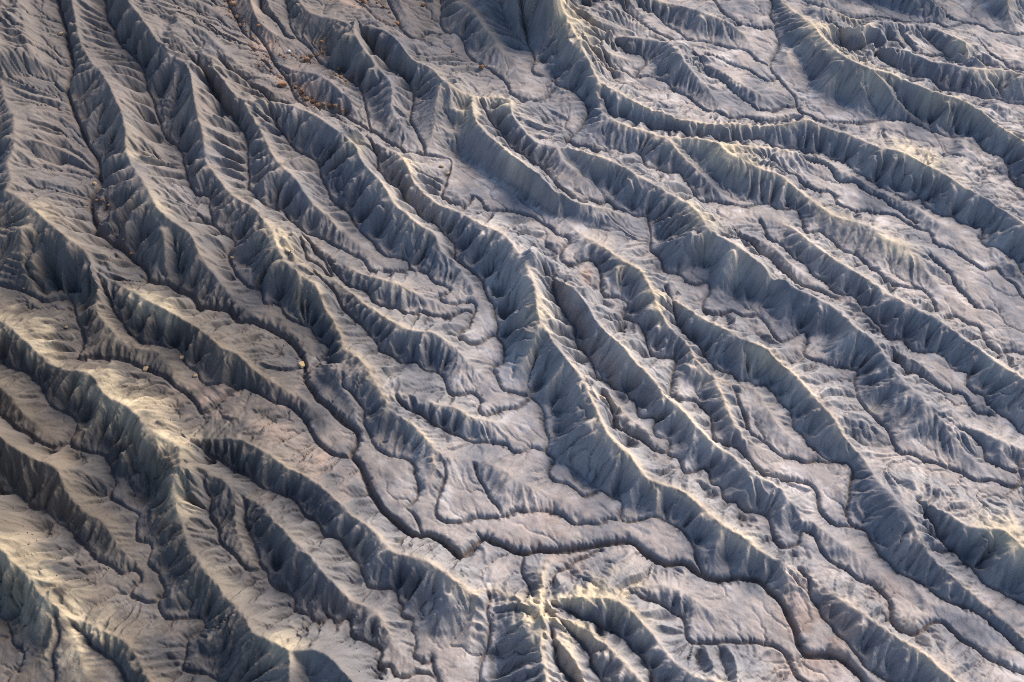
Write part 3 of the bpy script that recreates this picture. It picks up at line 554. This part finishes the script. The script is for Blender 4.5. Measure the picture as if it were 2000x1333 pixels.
# distance-independent regional tint: browner beds under the butte, greyer ones on the plain; lower left also gets painted light
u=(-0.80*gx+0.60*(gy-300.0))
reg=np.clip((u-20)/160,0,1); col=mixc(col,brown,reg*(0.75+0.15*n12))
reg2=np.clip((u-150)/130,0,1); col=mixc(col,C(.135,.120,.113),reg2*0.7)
low=np.clip((-gx-40)/110,0,1)*np.clip((340-gy)/120,0,1); col=mixc(col,C(.31,.252,.192),low*0.6*np.clip(0.2+t+0.2*n12,0,1)); col*=(1-0.60*np.clip((-gx-10)/90,0,1)*np.clip((350-gy)/100,0,1))[...,None]  # painted in at lower left: golden light, then vignette and grazing-light darkening
for px,py,rad,s in YELLOW:
    q=half(px,py,9.0); d2=((gx-q[0])**2+(gy-q[1])**2)/rad**2
    f=0.85*np.exp(-d2)*s*np.clip(t*1.5-0.45+0.25*n5+0.12*lic,0,1); col=mixc(col,yellow,f)
for px,py,rad,s in RUST:
    q=half(px,py,0.0); d2=((gx-q[0])**2+(gy-q[1])**2)/rad**2
    f=np.exp(-d2)*s*np.clip(0.5+0.6*n5+0.3*n12,0,1); col=mixc(col,rust,f)
col=mixc(col,bed_shade,0.8*np.clip(cv/1.2,0,1)**2)  # rusty-brown wash sediment, with shade of the deep cut painted into it
col=mixc(col,bed_shade,0.3*np.clip(rv*1.3-0.25,0,1))  # shade in the small gullies, painted with the same dark brown
col=mixc(col,C(.19,.165,.15),0.5*trail)
col*=(1+0.05*n12+0.045*n5+0.05*np.clip(lic,-2,2))[...,None]
col=np.clip(col,0.02,0.7)

mat=bpy.data.materials.new("shale"); mat.use_nodes=True; nt=mat.node_tree; bs=nt.nodes["Principled BSDF"]; N=nt.nodes.new; Lk=nt.links.new
at=N("ShaderNodeAttribute"); at.attribute_name="rock"; geo=N("ShaderNodeNewGeometry")
def nz(scale,detail=3.0,rough=0.6):
    n=N("ShaderNodeTexNoise"); n.inputs["Scale"].default_value=scale; n.inputs["Detail"].default_value=detail; n.inputs["Roughness"].default_value=rough
    Lk(geo.outputs["Position"],n.inputs["Vector"]); return n
def mapr(n,a,b,c,d):
    m=N("ShaderNodeMapRange"); m.inputs[1].default_value=a; m.inputs[2].default_value=b; m.inputs[3].default_value=c; m.inputs[4].default_value=d
    Lk(n.outputs[0],m.inputs[0]); return m
n1=nz(1.6,4,.7); n2=nz(4.5,2,.6)
m1=mapr(n1,.3,.7,.88,1.12); m2=mapr(n2,.3,.72,.92,1.08)
mm=N("ShaderNodeMath"); mm.operation='MULTIPLY'; Lk(m1.outputs[0],mm.inputs[0]); Lk(m2.outputs[0],mm.inputs[1])
vm=N("ShaderNodeVectorMath"); vm.operation='SCALE'; Lk(at.outputs["Color"],vm.inputs[0]); Lk(mm.outputs[0],vm.inputs["Scale"])
Lk(vm.outputs[0],bs.inputs["Base Color"]); bs.inputs["Roughness"].default_value=0.95; bs.inputs["Specular IOR Level"].default_value=0.15
bp=N("ShaderNodeBump"); bp.inputs["Strength"].default_value=0.5; bp.inputs["Distance"].default_value=0.2
Lk(n1.outputs[0],bp.inputs["Height"]); Lk(bp.outputs[0],bs.inputs["Normal"])

def sheet(name,mask):
    ids=np.full(NR*NC,-1,np.int32); jj,ii=np.nonzero(mask); k=(jj*NC+ii).astype(np.int32)
    quads=np.stack([k,k+1,k+NC+1,k+NC],1); used=np.unique(quads); ids[used]=np.arange(len(used),dtype=np.int32)
    me=bpy.data.meshes.new(name); nq=len(quads)
    me.vertices.add(len(used)); co=np.stack([gx.ravel()[used],gy.ravel()[used],gz.ravel()[used]],1).astype(np.float32); me.vertices.foreach_set("co",co.ravel())
    me.loops.add(nq*4); me.loops.foreach_set("vertex_index",ids[quads].ravel())
    me.polygons.add(nq); me.polygons.foreach_set("loop_start",np.arange(0,nq*4,4,dtype=np.int32)); me.polygons.foreach_set("use_smooth",np.ones(nq,bool))
    me.update(calc_edges=True)
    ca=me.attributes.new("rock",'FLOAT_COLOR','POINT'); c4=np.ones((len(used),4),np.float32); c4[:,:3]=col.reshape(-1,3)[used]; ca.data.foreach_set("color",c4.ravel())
    me.materials.append(mat); me.normals_split_custom_set_from_vertices(vn[used]); o=bpy.data.objects.new(name,me); scene.collection.objects.link(o); o["kind"]="structure"; return o

# vertex normals of the whole sheet, so that neighbouring pieces meet without a seam
tu=np.stack([np.gradient(gx,axis=1),np.gradient(gy,axis=1),np.gradient(gz,axis=1)],-1); tv=np.stack([np.gradient(gx,axis=0),np.gradient(gy,axis=0),np.gradient(gz,axis=0)],-1)
vn=np.cross(tu,tv); vn/=np.linalg.norm(vn,axis=-1)[...,None]; vn=vn.reshape(-1,3).astype(np.float32)
# which ridge a piece of slope belongs to
PX=[p for m_,p in T['ridges']]; LN=[np.hypot(*np.diff(p,axis=0).T).sum() for p in PX]; par=list(range(len(PX)))
for a,p in enumerate(PX):
    bd,bb=1e9,a
    for b,q in enumerate(PX):
        if b!=a and LN[b]>=0.6*LN[a]:
            d=np.hypot(*(q-p[0]).T).min()
            if d<bd: bd,bb=d,b
    if bd<32 and LN[a]<1000: par[a]=bb
def root(i):
    for _ in range(20):
        if par[i]==i or i in RIDGE_LABELS: break
        i=par[i]
    return i
cent={r:PX[r] for r in RIDGE_LABELS}
def home(i):
    r=root(i)
    if r in RIDGE_LABELS: return r
    return min(cent,key=lambda k: np.hypot(*(cent[k]-PX[i][0]).T).min())
owner=[home(i) for i in range(len(PX))]
_,RID=line_field(T['rl'],[np.full(len(q),owner[i]+0.0) for i,q in enumerate(T['rl'])],1.0,110.0,T['R'].shape)
big=[i for i,(d,w,p) in enumerate(T['washes']) if i in WASH_LABELS]
WD,WID=line_field([T['wl'][i] for i in big],[np.full(len(T['wl'][i]),float(i)) for i in big],1.0,30.0,T['R'].shape)
cx=0.5*(gx[:-1,:-1]+gx[1:,1:]); cy=0.5*(gy[:-1,:-1]+gy[1:,1:])
near=lambda f: f[np.clip(np.rint(cy-Y0),0,f.shape[0]-1).astype(int),np.clip(np.rint(cx-X0),0,f.shape[1]-1).astype(int)]
tc=bilin(blur(T['t'].astype(np.float32),2),cx-X0,cy-Y0); rid=np.rint(near(RID)).astype(int); wid=np.rint(near(WID)).astype(int); wd=bilin(WD,cx-X0,cy-Y0)
cvc=cv[:-1,:-1]
piece=np.where(tc>0.27,rid,-1); piece=np.where((cvc>0.45)&(wd<4.0),1000+wid,piece)
for r,(lab) in RIDGE_LABELS.items():
    mk=piece==r
    if mk.sum()>200:
        o=sheet("ridge",mk); o["label"]=lab; o["category"]="ridge"
for i,lab in WASH_LABELS.items():
    mk=piece==1000+i
    if mk.sum()>50:
        o=sheet("dry_wash",mk); o["label"]=lab; o["category"]="dry wash"
known=np.isin(piece,list(RIDGE_LABELS)+[1000+i for i in WASH_LABELS])
o=sheet("valley_floor",~known); o["label"]="pale pinkish grey clay floors between the ridges, laced with fine rills"; o["category"]="valley floor"

# the country beyond the surveyed sheet, coarse, reaching to the horizon
k=np.sign(np.linspace(-1,1,181))*np.abs(np.linspace(-1,1,181))**2.2*6000.0
ox,oy=np.meshgrid(k,k+330.0); ow=np.minimum(np.maximum(0,-0.8*ox+0.6*(oy-300)-90),330.0); ou=np.clip(-0.8*ox+0.6*(oy-300),-900,900)
rn=np.random.default_rng(21); dd=np.maximum(np.abs(ox)/430,np.abs(oy-350)/290); oz=0.045*ou+0.00042*ow*ow-9.0+np.clip(dd-1,0,1)*(7+6*fbm(ox.shape,7,rn,4))
me=bpy.data.meshes.new("ground"); n=181; ii=np.arange(n*n).reshape(n,n); q=np.stack([ii[:-1,:-1],ii[:-1,1:],ii[1:,1:],ii[1:,:-1]],-1).reshape(-1,4)
me.from_pydata(np.stack([ox,oy,oz],-1).reshape(-1,3).tolist(),[],q.tolist()); me.polygons.foreach_set("use_smooth",np.ones(len(q),bool))
ca=me.attributes.new("rock",'FLOAT_COLOR','POINT'); ca.data.foreach_set("color",np.tile(np.array([.28,.262,.262,1],np.float32),n*n)); me.materials.append(mat)
o=bpy.data.objects.new("ground",me); scene.collection.objects.link(o); o["kind"]="structure"; o["label"]="grey clay country reaching away beyond the ridges"

# ---------------------------------------------------------------- boulders
import bmesh
def hits(P):                                  # where lines of sight through survey points meet the ground
    d=pix_ray(np.array(P,float)); tt=(100.0-CAM_H)/d[:,2]; live=np.ones(len(d),bool)
    for _ in range(1600):
        x,y,z=d[:,0]*tt,d[:,1]*tt,CAM_H+d[:,2]*tt; h=bilin(T['Z'],(x-X0)/T['dx'],(y-Y0)/T['dx']); live&=z>h
        if not live.any(): break
        tt=tt+np.where(live,0.3,0)
    return np.stack([x,y,h],1)
def hit(px,py): return hits([(px,py)])[0]
def rock_mat(name,c1,c2):
    m=bpy.data.materials.new(name); m.use_nodes=True; nt=m.node_tree; b=nt.nodes["Principled BSDF"]; b.inputs["Roughness"].default_value=0.9; b.inputs["Specular IOR Level"].default_value=0.2
    tc=nt.nodes.new("ShaderNodeTexCoord"); n=nt.nodes.new("ShaderNodeTexNoise"); n.inputs["Scale"].default_value=1.7; n.inputs["Detail"].default_value=5.0; nt.links.new(tc.outputs["Object"],n.inputs["Vector"])
    r=nt.nodes.new("ShaderNodeValToRGB"); r.color_ramp.elements[0].color=(*c1,1); r.color_ramp.elements[1].color=(*c2,1); r.color_ramp.elements[0].position=.35; r.color_ramp.elements[1].position=.65
    nt.links.new(n.outputs[0],r.inputs[0]); nt.links.new(r.outputs[0],b.inputs["Base Color"])
    bp=nt.nodes.new("ShaderNodeBump"); bp.inputs["Strength"].default_value=.6; bp.inputs["Distance"].default_value=.15; nt.links.new(n.outputs[0],bp.inputs["Height"]); nt.links.new(bp.outputs[0],b.inputs["Normal"]); return m
M_OR=rock_mat("orange_sandstone",(.22,.115,.065),(.36,.20,.115)); M_TAN=rock_mat("tan_sandstone",(.30,.21,.12),(.44,.33,.20)); M_WH=rock_mat("white_stone",(.60,.56,.50),(.74,.70,.65)); M_BR=rock_mat("brown_sandstone",(.16,.10,.07),(.28,.18,.11))
rr=random.Random(11)
def boulder_mesh(k):
    bm=bmesh.new(); sx,sy,sz=rr.uniform(.42,.55),rr.uniform(.34,.48),rr.uniform(.28,.42)
    for i in range(22):
        v=Vector((rr.gauss(0,1),rr.gauss(0,1),rr.gauss(0,1))); v/=max(abs(c) for c in v)**.7*v.length**.3
        bm.verts.new((v.x*sx,v.y*sy,v.z*sz))
    bmesh.ops.convex_hull(bm,input=bm.verts); 
    for v in [v for v in bm.verts if not v.link_faces]: bm.verts.remove(v)
    me=bpy.data.meshes.new("boulder"); bm.to_mesh(me); bm.free(); return me
shapes=[boulder_mesh(k) for k in range(9)]
variants={}
def boulder(px,py,size,label,mat,group=None):
    x,y,z=hit(px,py); k=rr.randrange(len(shapes)); key=(k,mat.name)
    if key not in variants: me=shapes[k].copy(); me.materials.append(mat); variants[key]=me
    o=bpy.data.objects.new("boulder",variants[key]); scene.collection.objects.link(o)
    o.location=(x,y,z+0.13*size); o.scale=(size,size*rr.uniform(.85,1.1),size*rr.uniform(.85,1.1)); o.rotation_euler=(rr.uniform(-.3,.3),rr.uniform(-.3,.3),rr.uniform(0,6.28))
    o["label"]=label; o["category"]="boulder"
    if group: o["group"]=group
for px,py,s,lab in LONE:
    boulder(px,py,s,lab,M_WH if 'whit' in lab else (M_OR if 'orange' in lab else (M_BR if 'brown boulder' in lab and 'yellow' not in lab or 'grey' in lab.split()[1:2] else M_TAN)))
ORD=("topmost","second","third","fourth","fifth","sixth","seventh","eighth","ninth","tenth","eleventh","twelfth","thirteenth","fourteenth","fifteenth","sixteenth")
def place(px,py):
    if py>380: return "in the leftmost ravine's cluster"
    if px>690: return "on the top edge, right of the gullies"
    if px<484 and py<66: return "at the boulder gully's head"
    if py>165: return "at the boulder gully's lower end"
    if px>650: return "in the right-hand boulder gully"
    if px>565 and py>80: return "between the two boulder gullies"
    return "along the left bank of the boulder gully"
grp={}
for b in RUBBLE+TRIO: grp.setdefault(place(b[0],b[1]),[]).append(b)
for where,bs in grp.items():
    for k,(px,py,s) in enumerate(sorted(bs,key=lambda b:(b[1],b[0]))):
        lab=("lowest" if k==len(bs)-1 else ORD[k]+("" if k==0 else " from top"))+" rusty boulder "+where
        boulder(px,py,s*rr.uniform(.65,.95),lab,rr.choice((M_OR,M_OR,M_BR)),"rusty boulders "+where)
# loose rubble too small to pick apart
vs=[];fs=[]; rs=random.Random(5)
pts=[(px+rs.gauss(0,9),max(py+rs.gauss(0,7),-5)) for px,py,s in RUBBLE+TRIO for _ in range(16)]
for x,y,z in hits(pts):
    q=rs.uniform(.18,.5); i0=len(vs)
    for c in ((1,0,-.4),(-.5,.87,-.4),(-.5,-.87,-.4),(.7,.5,.5),(-.8,.1,.6),(.1,-.8,.55)): vs.append((x+c[0]*q*rs.uniform(.7,1.2),y+c[1]*q*rs.uniform(.7,1.2),z+.1*q+c[2]*q))
    fs+= [tuple(i0+k for k in f) for f in ((3,4,5),(0,3,5),(1,4,3),(2,5,4),(0,1,3),(1,2,4),(2,0,5))]
me=bpy.data.meshes.new("rubble"); me.from_pydata(vs,[],fs); me.materials.append(M_BR); o=bpy.data.objects.new("rubble",me); scene.collection.objects.link(o)
o["kind"]="stuff"; o["label"]="loose rusty rubble strewn along the boulder gullies"; o["category"]="rubble"
